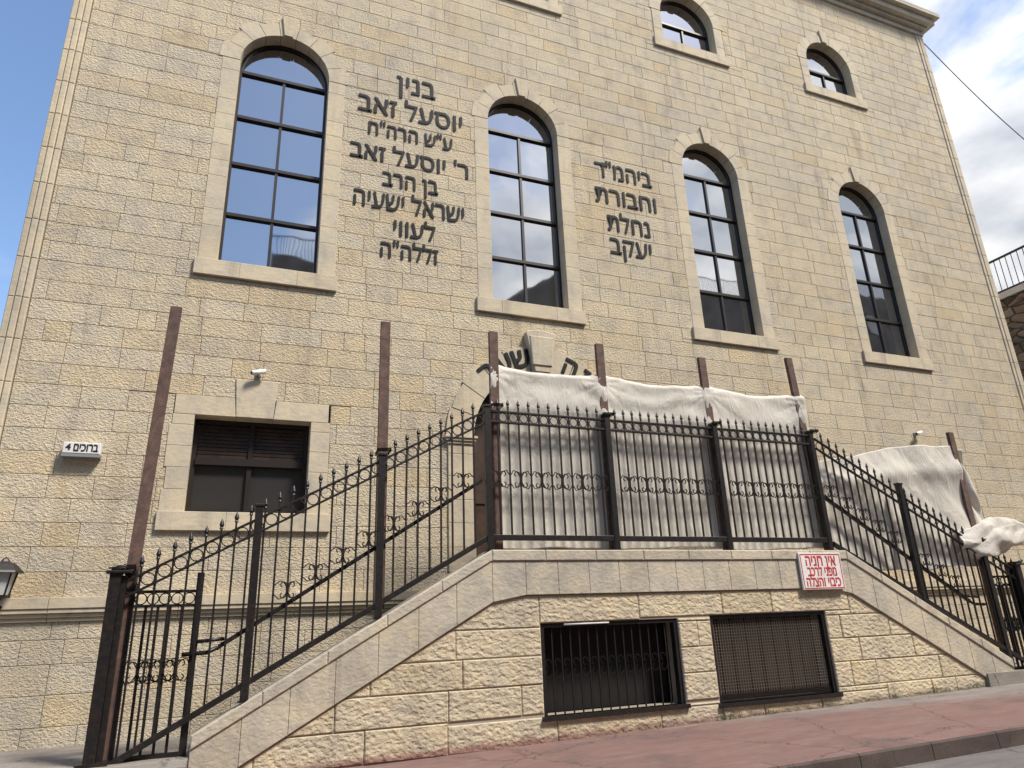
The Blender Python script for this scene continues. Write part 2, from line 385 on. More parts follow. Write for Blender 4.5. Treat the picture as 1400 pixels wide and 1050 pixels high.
for a, b in zip(zs[:-1], zs[1:]): zf.append(a)
zf.append(zs[-1])
masonry(wl, U0 + .26, U1 - .30, zf, fholes, 0, lmin=.38, lmax=1.05, jitter=.003, ch=.0045, gap=.003)
# shell of the building behind the stone facing
wl.box(U0 + .05, U1 - .05, 10.6, 10.9, -1.6, 16.0, .5, 1)
wl.box(U0 + .05, U0 + .35, .30, 10.6, -1.6, 16.0, .5, 1)
wl.box(U1 - .35, U1 - .05, .30, 10.6, -1.6, 16.0, .5, 1)
wl.box(U0 + .05, U1 - .05, .30, 10.9, 16.0, 16.3, .5, 1)
for zz in (4.3, 11.3): wl.box(U0 + .35, U1 - .35, .45, 10.6, zz, zz + .3, .5, 1)
obj('wall', wl, [M_rough, M_mortar], B)
# side walls in the same stone
for sx, nm in ((U0, -1), (U1, 1)):
    sw = MB(); masonry(sw, .02, 10.9, zf, lambda a, b: [(-1, 12, .2, .475)], 0, lmin=.5, lmax=1.2)
    # rotate the panel about z so that it faces outwards
    if nm > 0: sw.v = [(sx - .012 - y, x, z_) for x, y, z_ in sw.v]
    else: sw.v = [(sx + .012 + y, 10.92 - x, z_) for x, y, z_ in sw.v]
    o = obj('side_wall', sw, [M_rough, M_mortar], B)
# belt course of three ribs
bc = MB(); x = U0 - .02
while x < U1 + .02:
    e = min(x + rnd.uniform(1.0, 1.5), U1 + .02); tn = rnd.random()
    bc.prism([(x + .002, .345), (e - .002, .345), (e - .002, .475), (x + .002, .475)], -.10, .3, tn, 0, .006)
    for k, (d, a, b) in enumerate(((.085, .293, .3425), (.055, .245, .2905), (.03, .20, .2425))):
        bc.prism([(x + .002, a), (e - .002, a), (e - .002, b), (x + .002, b)], -d, .28, tn, 0, .006)
    x = e
obj('belt_course', bc, M_smooth, B)
# ribbed corner trims
for a, b in ((U0, U0 + .25), (U1 - .29, U1)):
    ct = MB(); z = -1.6; wd = b - a
    while z < ZT - .05:
        e = min(z + .2945 * 2, ZT)
        if not (z < .475 and e > .2) or True:
            tn = rnd.random()
            for k in range(3):
                x0 = a + wd * k / 3 + .004; x1 = a + wd * (k + 1) / 3 - .004
                ct.prism([(x0, z + .002), (x1, z + .002), (x1, e - .002), (x0, e - .002)], -.022 - .014 * (k == 1), .22, tn, 0, .010)
        z = e
    obj('corner_trim', ct, M_smooth, B)
# cornice
cn = MB()
for y0, y1, a, b, e in ((-.06, .3, 15.6, 15.75, 0), (-.16, .31, 15.753, 15.86, .10), (-.30, .32, 15.863, 16.05, .24), (-.42, .33, 16.053, 16.14, .36)):
    x = U0 - e
    while x < U1 + e:
        q = min(x + 1.3, U1 + e); cn.prism([(x + .002, a), (q - .002, a), (q - .002, b), (x + .002, b)], y0, y1, rnd.random(), 0, .006); x = q
    cn.box(U1 - .3, U1 + e, .34, 10.9, a, b)
cn.box(U0 - .36, U1 + .36, -.42, 11, 16.145, 16.2)
obj('cornice', cn, M_trim, B)

def arc(cx, cz, r, a0, a1, n): return [(cx + r * math.cos(a0 + (a1 - a0) * i / n), cz + r * math.sin(a0 + (a1 - a0) * i / n)) for i in range(n + 1)]
def voussoirs(mb, cx, cz, ri, ro, n, y0, y1, stagger=.05, skip=None):
    for k in range(n):
        if skip and k in skip: continue
        a0 = math.pi * k / n + .006; a1 = math.pi * (k + 1) / n - .006; r2 = ro + (stagger if k % 2 == 0 else 0)
        inn = arc(cx, cz, ri, a1, a0, 4); outr = arc(cx, cz, r2, a0, a1, 4)
        tn = rnd.random(); poly = outr + inn
        m = len(poly); vs = [(x, y0, z) for x, z in poly] + [(x, y1, z) for x, z in poly]; fs = []
        for i in range(4): fs.append((i, i + 1, m - 2 - i, m - 1 - i))
        for i in range(m):
            j = (i + 1) % m; fs.append((i, m + i, m + j, j))
        mb.add(vs, fs, tn)
def window(cx, zb, zsp, hw, jw, bars, deep, small=False):
    wn = MB(); yr = .21
    # jambs: smooth stones with reveal
    z = zb
    while z < zsp - .01:
        e = min(z + .2945 * (1 if rnd.random() < .6 else 2), zsp)
        if zsp - e < .12: e = zsp
        for s_ in (-1, 1):
            x0, x1 = sorted((cx + s_ * hw, cx + s_ * (hw + jw)))
            wn.prism([(x0, z + .0015), (x1, z + .0015), (x1, e - .0015), (x0, e - .0015)], -.008, .34, rnd.random(), 0, .004)
        z = e
    voussoirs(wn, cx, zsp, hw, hw + jw - .02, 9 if not small else 7, -.014, .34, .07)
    # keystone
    kt = hw + jw + .13; wn.prism([(cx - .07, zsp + hw - .005), (cx + .07, zsp + hw - .005), (cx + .125, zsp + kt), (cx - .125, zsp + kt)], -.05, .3, rnd.random(), 0, .006)
    sur = wn
    g = MB(); g.prism([(cx - hw + .001, zb), (cx + hw - .001, zb)] + arc(cx, zsp, hw - .001, 0, math.pi, 20), .25, .262)
    par = empty('window', (0, 0, 0), None, None); par.parent = B; par.location = Vector((cx, 0, zb)) - worg(B)
    obj('surround', sur, M_smooth, par)
    obj('pane', g, M_glass, par)
    si = MB(); x = cx - 1.025; xs = [x, cx - .4 + rnd.uniform(-.2, .2), cx + .35 + rnd.uniform(-.1, .2), cx + 1.025] if True else 0
    for a, b in zip(xs[:-1], xs[1:]):
        si.prism([(a + .001, zb - .255), (b - .001, zb - .255), (b - .001, zb), (a + .001, zb)], -.055, .30, rnd.random(), 0, .005)
    obj('sill', si, M_smooth, par)
    fr = MB(); f = .04; yf0, yf1 = yr, yr + .055
    for s_ in (-1, 1): x0, x1 = sorted((cx + s_ * hw, cx + s_ * (hw - f))); fr.box(x0, x1, yf0, yf1, zb + .002, zsp)
    fr.box(cx - hw + f, cx + hw - f, yf0, yf1, zb + .002, zb + f + .01)
    A0 = arc(cx, zsp, hw, 0, math.pi, 20); A1 = arc(cx, zsp, hw - f, 0, math.pi, 20)
    for i in range(20): fr.prism([A0[i], A0[i + 1], A1[i + 1], A1[i]], yf0, yf1)
    for bz in bars:
        fr.box(cx - hw + f, cx + hw - f, yf0 - .012, yf1, bz - .027, bz + .027)
    top = bars[0]
    zz = [zb + f + .01] + sorted([q for b_ in bars for q in (b_ - .027, b_ + .027)])
    for a, b in zip(zz[0:-1:2], zz[1::2]): fr.box(cx - .022, cx + .022, yf0 + .003, yf1, a, b)
    obj('frame', fr, M_frame, par)
    return par
for c in CX: window(c, ZB, ZS, HW, JW, [8.95, 8.04, 7.12, 6.18], .2)
for c in CX: window(c, SZB, SZS, SHW, .24, [13.16], .2, True)
# ground floor rectangular window
par = empty('window', (0, 0, 0), None, None); par.parent = B; par.location = Vector((.15, 0, GZ0)) - worg(B)
sm = MB()
for s_, xe in ((-1, GX0), (1, GX1)):
    z = GZ0
    while z < GZ1 - .01:
        e = min(z + .2945, GZ1)
        if GZ1 - e < .1: e = GZ1
        x0, x1 = sorted((xe, xe + s_ * (.27 if rnd.random() < .5 else .30))); sm.prism([(x0, z + .002), (x1, z + .002), (x1, e - .002), (x0, e - .002)], -.012, .36, rnd.random(), 0, .004); z = e
sm.prism([(-.88, GZ1 + .002), (-.10, GZ1 + .002), (-.13, GZ1 + .275), (-.88, GZ1 + .275)], -.014, .36, .3, 0, .004)
sm.prism([(-.095, GZ1 + .002), (.395, GZ1 + .002), (.43, GZ1 + .56), (-.14, GZ1 + .56)], -.022, .36, .7, 0, .005)
sm.prism([(.40, GZ1 + .002), (1.16, GZ1 + .002), (1.16, GZ1 + .275), (.425, GZ1 + .275)], -.014, .36, .5, 0, .004)
obj('surround', sm, M_smooth, par)
si = MB()
for a, b in ((-.93, -.1), (-.098, .72), (.722, 1.25)): si.prism([(a, GZ0 - .245), (b, GZ0 - .245), (b, GZ0), (a, GZ0)], -.05, .33, rnd.random(), 0, .005)
obj('sill', si, M_smooth, par)
g = MB(); g.box(GX0, GX1, .27, .28, GZ0, GZ1)
M_dglass, t_, b_ = mat('dark_dusty_glass', (.055, .052, .05), .12, .35, .8)
obj('pane', g, M_dglass, par)
fr = MB(); y0, y1 = .22, .265
fr.box(GX0, GX0 + .06, y0, y1, GZ0 + .002, GZ1); fr.box(GX1 - .06, GX1, y0, y1, GZ0 + .002, GZ1); fr.box(GX0 + .06, GX1 - .06, y0, y1, GZ0 + .002, GZ0 + .06); fr.box(GX0 + .06, GX1 - .06, y0, y1, GZ1 - .06, GZ1)
fr.box(GX0 + .06, GX1 - .06, y0 - .03, y1, 2.20, 2.30)
fr.box(.11, .17, y0, y1, GZ0 + .06, 2.20); fr.box(.11, .17, y0, y1, 2.30, GZ1 - .06)
obj('frame', fr, M_frame, par)
sh = MB()
for k in range(9): sh.box(GX0 + .07, .105, .255, .262, 2.31 + k * .052, 2.352 + k * .052)
for k in range(9): sh.box(.175, GX1 - .07, .255, .262, 2.31 + k * .052, 2.352 + k * .052)
obj('shutter', sh, M_wood, par)

# portal
par = empty('doorway', (0, 0, 0), None, None); par.parent = B; par.location = Vector((PC, 0, PFL)) - worg(B)
dr = MB(); dr.prism([(PC - PRI, PFL), (PC + PRI, PFL)] + arc(PC, PZ, PRI, 0, math.pi, 20), .42, .46)
for s_ in (-1, 1):
    for a, b in ((.95, 1.7), (1.8, 2.6)):
        x0, x1 = sorted((PC + s_ * .12, PC + s_ * (PRI - .14))); dr.box(x0, x1, .40, .42, a, b)
obj('door', dr, M_wood, par)
pt = MB(); z = PFL
while z < PZ - .14:
    e = min(z + .2945 * 1.2, PZ - .13)
    for s_ in (-1, 1):
        x0, x1 = sorted((PC + s_ * PRI, PC + s_ * PRO)); pt.prism([(x0, z + .002), (x1, z + .002), (x1, e - .002), (x0, e - .002)], -.03, .42, rnd.random(), 0, .006)
    z = e
for s_ in (-1, 1):
    for q, (a, b) in enumerate(((PZ - .128, PZ - .085), (PZ - .083, PZ - .04), (PZ - .038, PZ))):
        x0, x1 = sorted((PC + s_ * (PRI - .02 * q), PC + s_ * (PRO + .02 + .02 * q))); pt.prism([(x0, a), (x1, a), (x1, b), (x0, b)], -.05 - .02 * q, .41, .4, 0, .004)
voussoirs(pt, PC, PZ, PRI, PRO, 11, -.035, .42, .03)
obj('surround', pt, M_smooth, par)
ks = MB(); kx = PC - .01
ks.prism([(PC - .13, PZ + PRI - .03), (PC + .13, PZ + PRI - .03), (kx + .30, 4.62), (kx + .28, 4.66), (kx + .1, 4.70), (kx - .1, 4.70), (kx - .24, 4.67), (kx - .26, 4.63)], -.13, .3, .5, 0, .012)
ks.prism([(kx - .17, 4.05), (kx + .19, 4.05), (kx + .24, 4.58), (kx - .2, 4.58)], -.15, -.1, .7, 0, .015)
obj('keystone', ks, M_smooth, par)

# Hebrew lettering
def text_mesh(txt, size, bold, ext, mt):
    cu = bpy.data.curves.new('t', 'FONT'); cu.body = txt[::-1]; cu.size = size; cu.offset = 0; cu.extrude = ext; cu.align_x = 'CENTER'; cu.resolution_u = 3
    o = bpy.data.objects.new('t', cu); COL.objects.link(o); bpy.context.view_layer.update()
    dg = bpy.context.evaluated_depsgraph_get(); me = bpy.data.meshes.new_from_object(o.evaluated_get(dg))
    bpy.data.objects.remove(o); bpy.data.curves.remove(cu)
    if bold > 0:
        bm = bmesh.new(); bm.from_mesh(me); src = bm.faces[:] + bm.edges[:] + bm.verts[:]
        for k, (dx_, dy_) in enumerate(((-bold, 0), (bold, 0), (0, -bold), (0, bold), (-bold * .7, bold * .7), (bold * .7, bold * .7), (-bold * .7, -bold * .7), (bold * .7, -bold * .7))):
            g_ = bmesh.ops.duplicate(bm, geom=src)['geom']
            for v_ in g_:
                if isinstance(v_, bmesh.types.BMVert): v_.co += Vector((dx_, dy_, -.0004 * (k + 1)))
        bm.to_mesh(me); bm.free()
    me.materials.clear(); me.materials.append(mt)
    return me
def lettering(name, txt, cx, cz, wd, size, parent, mt, y, bold=.012, ext=.012, rot=0, lab=None):
    me = text_mesh(txt, size, bold, ext, mt)
    xs_ = [v.co.x for v in me.vertices]; ys_ = [v.co.y for v in me.vertices]
    mx_ = (min(xs_) + max(xs_)) / 2; my_ = size * .29; k = wd / (max(xs_) - min(xs_)) if wd else 1
    for v in me.vertices: v.co = Vector(((v.co.x - mx_) * k, v.co.y - my_, v.co.z))
    o = bpy.data.objects.new(name, me); COL.objects.link(o); o.rotation_euler = (R(90), rot, 0)
    base = worg(parent) if parent else Vector((0, 0, 0)); o.location = Vector((cx, y, cz)) - base; o.parent = parent
    if lab: o['label'] = lab
    return o
c1 = [('בנין', 9.31, .72, .62), ('יוסעל זאב', 8.71, 1.90, .60), ('ע"ש הרה"ח', 8.21, 1.52, .46), ("ר' יוסעל זאב", 7.70, 2.1, .52), ('בן הרב', 7.23, .98, .48), ('ישראל ישעיה', 6.77, 1.92, .54), ('לעווי', 6.30, .72, .50), ('זללה"ה', 5.86, .98, .48)]
for s_, z, wd, sz in c1: lettering('lettering', s_, 2.34 if wd > .8 else 2.42, z, wd, sz * .93, B, M_letter, -.016, .006, .004)
c2 = [('ביהמ"ר', 8.41, 1.3, .60), ('וחבורת', 7.82, 1.38, .60), ('נחלת', 7.22, .95, .60), ('יעקב', 6.72, .92, .60)]
for k_, (s_, z, wd, sz) in enumerate(c2):
    o = lettering('lettering', s_, 6.68, z, wd, sz * .93, B, M_letter, -.016, .006, .004)
    if k_ == 0:      # the last letter is a dalet: square the corner of its roof
        bm = bmesh.new(); bm.from_mesh(o.data); x0_ = min(v_.co.x for v_ in bm.verts); h_ = max(v_.co.y for v_ in bm.verts if v_.co.x < x0_ + .22)
        q_ = [(x0_ + .15, h_ - .075), (x0_ + .245, h_ - .075), (x0_ + .245, h_ - .003), (x0_ + .15, h_ - .003)]
        lo = [bm.verts.new((a_, b_c, -.006)) for a_, b_c in q_]; hi = [bm.verts.new((a_, b_c, .0105)) for a_, b_c in q_]
        bm.faces.new(hi); bm.faces.new(lo[::-1])
        for i_ in range(4): bm.faces.new((lo[i_], lo[(i_ + 1) % 4], hi[(i_ + 1) % 4], hi[i_]))
        bm.to_mesh(o.data); bm.free()
for ch_, a, rr_ in (('ז', 55, 0), ('ה', 67, 0), ('ש', 104, 0), ('ע', 117, 0), ('ר', 131, 0)):
    r_ = (PRI + PRO) / 2 + .03; lettering('lettering', ch_, PC + r_ * math.cos(R(a)), PZ + r_ * math.sin(R(a)), 0, .50, B, M_letter, -.045, .010, .008, rot=-R(a - 90) )

# ================================================================== GROUND
def gz(x): return -1.395 + .0157 * x          # foot of the street wall
gr = MB(); gr.add([(-200, -400, -1.62 - .2), (400, -400, -1.62 + .0157 * 400 * 0), (400, 300, -1.62), (-200, 300, -1.62)], [(0, 1, 2, 3)])
tag(obj('ground', gr, M_road), kind='structure')
def sheet(name, x0, x1, y0, y1, zf_, m, dz=0, n=24, depth=.6):
    b = MB()
    for i in range(n):
        a, c = x0 + (x1 - x0) * i / n, x0 + (x1 - x0) * (i + 1) / n
        za, zc = zf_(a), zf_(c)
        b.add([(a, y0, za + dz), (c, y0, zc + dz), (c, y1, zc), (a, y1, za)], [(0, 1, 2, 3)])
    b.add([(x0, y0, zf_(x0) + dz), (x1, y0, zf_(x1) + dz), (x1, y0, zf_(x1) - depth), (x0, y0, zf_(x0) - depth)], [(3, 2, 1, 0)])
    return tag(obj(name, b, m), kind='structure')
sheet('road', -40, 70, -14.5, -4.17, lambda x: gz(x) - .215, M_road, -.02)
sheet('pavement', -40, 60, -3.92, .2, gz, M_pave, -.045)
kb = MB(); x = -30.
while x < 55:
    e = x + .99
    for_y = [(x, -4.16), (e, -4.16), (e, -3.92), (x, -3.92)]
    za, zc = gz(x) - .045, gz(e) - .045
    kb.add([(x, -4.16, za - .02), (e, -4.16, zc - .02), (e, -4.14, zc), (x, -4.14, za), (e, -3.92, zc + .001), (x, -3.92, za + .001), (x, -4.17, za - .3), (e, -4.17, zc - .3)],
           [(0, 1, 2, 3), (6, 7, 1, 0)], .5, 0); kb.add([(x, -4.14, za), (e, -4.14, zc), (e, -3.92, zc + .001), (x, -3.92, za + .001)], [(0, 1, 2, 3)], .5, 1)
    x = e + .008
tag(obj('kerb', kb, [M_kerb, M_pave]), kind='structure')
sheet('far_pavement', -40, 60, -17.8, -14.5, lambda x: gz(x) - .08, M_pave, 0)

# ================================================================== ENTRANCE STAIRCASE
YF = -1.7
SC = empty('entrance_staircase', (6, YF, -1.3), 'pale stone double flight entrance staircase with smooth sloping coping along the street', 'staircase')
LT = (3.02, .86); RT = (8.83, .86); sl = .561; sr = .548; LE = -.208; RE = 11.98
BL = (3.16, .325); BR = (8.66, .30); slb = .547; srb = .536
def ctop(x): return .86 if LT[0] <= x <= RT[0] else (.86 - sl * (LT[0] - x) if x < LT[0] else .86 - sr * (x - RT[0]))
def cbot(x): return .312 if BL[0] <= x <= BR[0] else (.312 - slb * (BL[0] - x) if x < BL[0] else .312 - srb * (x - BR[0]))
bw = MB(); zr = [-1.75, -1.385, -1.05, -.72, -.40, -.075, .312]
AW = (3.65, 5.665, -1.08, -.03); BW = (6.19, 8.25, -1.12, -.01)
# lines below the coping: z <= .312 ; left z <= .312 - slb*(BLx - x) ; right
clips = [(0, 1, .312), (-slb, 1, .312 - slb * BL[0]), (srb, 1, .312 + srb * BR[0])]
masonry(bw, LE + .02, RE - .02, zr, lambda a, b: [AW, BW], YF, clips, .6, 1.5, jitter=.012, ch=.012, gap=.005)
o = obj('front_wall', bw, [M_base, M_mortar], SC)
# coping: cap and apron, cut in slabs
cp = MB(); ap = MB(); CT = .135
def slab_run(x0, x1, n, mbx, f0, f1, y0, y1, ch, lean=0.):
    for i in range(n):
        a = x0 + (x1 - x0) * i / n + .0015; b = x0 + (x1 - x0) * (i + 1) / n - .0015
        mbx.prism([(a, f0(a)), (b, f0(b)), (b, f1(b)), (a, f1(a))], y0, y1, rnd.random(), 0, ch)
slab_run(LE, LT[0], 5, cp, lambda x: ctop(x) - CT, ctop, YF - .055, YF + .30, .012)
slab_run(LT[0], RT[0], 8, cp, lambda x: ctop(x) - CT, ctop, YF - .055, YF + .30, .012)
slab_run(RT[0], RE, 5, cp, lambda x: ctop(x) - CT, ctop, YF - .055, YF + .30, .012)
obj('coping', cp, M_trim, SC)
for (x0, x1, n) in ((LE, LT[0], 7), (BL[0], BR[0], 13), (RT[0], RE, 7)):
    slab_run(x0, x1, n, ap, cbot, lambda x: ctop(x) - CT - .002, YF - .035, YF + .28, .006) if x0 != BL[0] else slab_run(LT[0], RT[0], n, ap, cbot, lambda x: ctop(x) - CT - .002, YF - .035, YF + .28, .006)
obj('apron', ap, M_trim, SC)
# end blocks down to the ground
eb = MB(); eb.prism([(LE, -1.75), (LE + .42, -1.75), (LE + .42, cbot(LE + .42) - .003), (LE, cbot(LE) - .003)], YF - .02, YF + .28, .6, 0, .006)
obj('end_block', eb, M_trim, SC)
# landing floor, steps, core
st = MB()
st.box(LT[0] + .1, RT[0] - .1, YF + .301, -.13, .58, .72)
for i in range(11):
    z = .72 - (i + 1) * .164; a = LT[0] + .1 - i * .30
    st.box(a - .33, a, YF + .301, -.13, z - .16, z)
    a = RT[0] - .1 + i * .30
    st.box(a, a + .33, YF + .301, -.13, z - .16, z)
obj('steps', st, M_step, SC)
# inner faces behind the parapet openings
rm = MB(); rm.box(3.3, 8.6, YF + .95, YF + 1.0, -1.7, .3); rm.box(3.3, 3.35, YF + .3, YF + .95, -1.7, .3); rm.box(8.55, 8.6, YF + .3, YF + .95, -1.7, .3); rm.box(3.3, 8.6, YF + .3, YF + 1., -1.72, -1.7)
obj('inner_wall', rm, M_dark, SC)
# basement windows
def base_window(rc, mesh_grille, label):
    x0, x1, z0, z1 = rc; par = empty('basement_window', (0, 0, 0), None, None); par.parent = SC; par.location = Vector((x0, YF, z0)) - worg(SC); par['label'] = label
    f = MB(); f.box(x0, x0 + .055, YF + .03, YF + .12, z0 + .002, z1); f.box(x1 - .055, x1, YF + .03, YF + .12, z0 + .002, z1); f.box(x0 + .055, x1 - .055, YF + .03, YF + .12, z1 - .05, z1); f.box(x0 - .03, x1 + .03, YF - .045, YF + .10, z0 - .05, z0)
    for k in range(5): f.box(x0 + .055, x1 - .055, YF + .06, YF + .11, z0 + .004 + k * .02, z0 + .016 + k * .02) if mesh_grille else None
    obj('frame', f, M_iron, par)
    g = MB()
    if mesh_grille:
        n = 46
        for i in range(1, n): x = x0 + .05 + (x1 - x0 - .1) * i / n; g.box(x - .0035, x + .0035, YF + .075, YF + .082, z0 + .1, z1 - .05)
        m = 24
        for i in range(1, m): z = z0 + .1 + (z1 - z0 - .15) * i / m; g.box(x0 + .055, x1 - .055, YF + .083, YF + .088, z - .0035, z + .0035)
        obj('wire_mesh', g, M_meshw, par)
        p_ = MB()
        for i in range(8): a = x0 + .06 + (x1 - x0 - .12) * i / 8; p_.box(a, a + .19, YF + .24 + .01 * (i % 2), YF + .26 + .01 * (i % 2), z0 + .02, z1 - .05)
        obj('board', p_, M_wood, par)
    else:
        n = 15
        for i in range(1, n): x = x0 + .05 + (x1 - x0 - .1) * i / n; g.box(x - .008, x + .008, YF + .07, YF + .086, z0, z1 - .05)
        for k in range(n - 1):
            x = x0 + .05 + (x1 - x0 - .1) * (k + .5) / n; zc = (z0 + z1) / 2
            for s_ in (-1, 1):
                g.tube([(x + .045 * math.cos(t_ * .5) * (1 - t_ * .05), YF + .078, zc + s_ * (.06 + .045 * math.sin(t_ * .5))) for t_ in range(10)], .005, 4)
        obj('grille', g, M_iron, par)
        bb = MB(); bb.box(x0, x1, YF + .4, YF + .42, z0, z1); obj('pane', bb, M_dark, par)  # matte near-black sheet, its colour stands in for the unlit space behind the grille
M_meshw, t_, b_ = mat('rusty_wire_mesh', (.16, .13, .10), .7, .3)
sx = MB(); sx.tube([(3.98, YF + .02, -.052), (4.62, YF + .02, -.048)], .013, 6); obj('light_tube', sx, M_white, SC)
base_window(AW, False, 'darker left window with curled bars'); base_window(BW, True, 'right window covered by fine wire mesh')
# threshold slabs at the foot of both flights
ts = MB(); ts.box(-6.5, LE - .005, -2.25, -.005, -1.6, -1.145); 
obj('threshold', ts, M_step, SC)
ts = MB(); ts.box(11.3, 15.2, YF - .06, -.13, -1.7, -1.045); obj('threshold', ts, M_step, SC)

# ================================================================== IRONWORK
YR = -1.66
def spearbar(z0, z1, x=0):
    b = MB(); r = .0105
    b.box(x - r, x + r, YR - r, YR + r, z0, z1 - .11)
    zt = z1 - .115
    prof = [(.011, 0), (.022, .012), (.015, .026), (.026, .055), (.017, .085), (.0015, .125)]
    for (ra, a), (rb, c) in zip(prof[:-1], prof[1:]):
        vs = []
        for rr_, hh in ((ra, a), (rb, c)):
            for k in range(6): vs.append((x + rr_ * math.cos(k * math.pi / 3), YR + rr_ * .8 * math.sin(k * math.pi / 3), zt + hh))
        b.add(vs, [(k, (k + 1) % 6, 6 + (k + 1) % 6, 6 + k) for k in range(6)], .5, 0, True)
    return b
def scroll_motif(x, z, s=1., d=.145):
    """two pairs of C scrolls meeting on a bar, above and below a short collar"""
    b = MB()
    for sx in (-1, 1):
        for sz in (-1, 1):
            pts = []
            for i in range(15):
                a = -.6 + i * .36; rr_ = .052 * s * (1 - i * .045)
                pts.append((x + sx * (.060 * s - rr_ * math.cos(a)), YR - .002, z + sz * (.062 * s + rr_ * math.sin(a) * 1.05)))
            b.tube(pts, .0085, 4)
            b.tube([(x + sx * .004, YR, z + sz * .02), (x + sx * .05 * s, YR, z + sz * .10 * s), (x + sx * .105 * s, YR, z + sz * .118 * s), (x + sx * (d - .006), YR, z + sz * .06 * s)], .008, 4)
    b.box(x - .016, x + .016, YR - .016, YR + .016, z - .028, z + .028)
    return b
def ring_mb(x, z, r=.062):
    b = MB(); b.tube([(x + r * math.cos(a * math.pi / 8), YR, z + r * math.sin(a * math.pi / 8)) for a in range(16)], .0078, 4, True); return b
def rail(p0, p1, h, d, name, par, y=YR):
    b = MB(); (x0, z0), (x1, z1) = p0, p1
    b.prism([(x0, z0 - h / 2), (x1, z1 - h / 2), (x1, z1 + h / 2), (x0, z0 + h / 2)], y - d / 2, y + d / 2, .5, 0, .004); return obj(name, b, M_iron, par)
def post(x, z0, z1, par, wd=.085, name='post'):
    b = MB(); b.prism([(x - wd / 2, z0), (x + wd / 2, z0), (x + wd / 2, z1), (x - wd / 2, z1)], YR - .035, YR + .045, .5, 0, .006)
    b.prism([(x - wd / 2 - .012, z1), (x + wd / 2 + .012, z1), (x + wd / 2 + .012, z1 + .03), (x - wd / 2 - .012, z1 + .03)], YR - .045, YR + .055, .5, 0, .006)
    b.prism([(x - wd / 2 - .02, z0 - .012), (x + wd / 2 + .02, z0 - .012), (x + wd / 2 + .02, z0), (x - wd / 2 - .02, z0)], YR - .06, YR + .07)
    return obj(name, b, M_iron, par)
# landing railing
LR = empty('landing_railing', (5.9, YR, .86), 'black wrought iron railing with spear tips along the front of the landing', 'railing')
PX = [3.03, 4.85, 6.72, 8.62]
rail((3.0, 1.02), (8.66, 1.02), .07, .05, 'bottom_rail', LR)
rail((3.0, 2.69), (8.66, 2.69), .028, .04, 'top_rail', LR)
rail((3.0, 2.545), (8.66, 2.545), .028, .04, 'middle_rail', LR)
for x in PX: post(x, .872, 2.74, LR)
xs = []
for a, b in zip(PX[:-1], PX[1:]):
    n = round((b - a) / .146); xs += [a + (b - a) * k / n for k in range(1, n)]
bar0 = None; ring0 = None; sc0 = None
for k, x in enumerate(xs):
    if bar0 is None: bar0 = obj('baluster', spearbar(1.055, 2.87, x), M_iron, LR, (x, YR, 1.05)); bx = x
    else: inst(bar0, (x - bx, 0, 0))
allx = sorted(xs + PX)
for a, b in zip(allx[:-1], allx[1:]):
    x = (a + b) / 2
    if ring0 is None: ring0 = obj('ring', ring_mb(x, 2.6175, .058), M_iron, LR, (x, YR, 2.6175)); rx = x
    else: inst(ring0, (x - rx, 0, 0))
for i, x in enumerate(xs):
    if i % 2 == 0 and all(abs(x - p_) > .1 for p_ in PX):
        if sc0 is None: sc0 = obj('scroll', scroll_motif(x, 1.775), M_iron, LR, (x, YR, 1.775)); sx0 = x
        else: inst(sc0, (x - sx0, 0, 0))
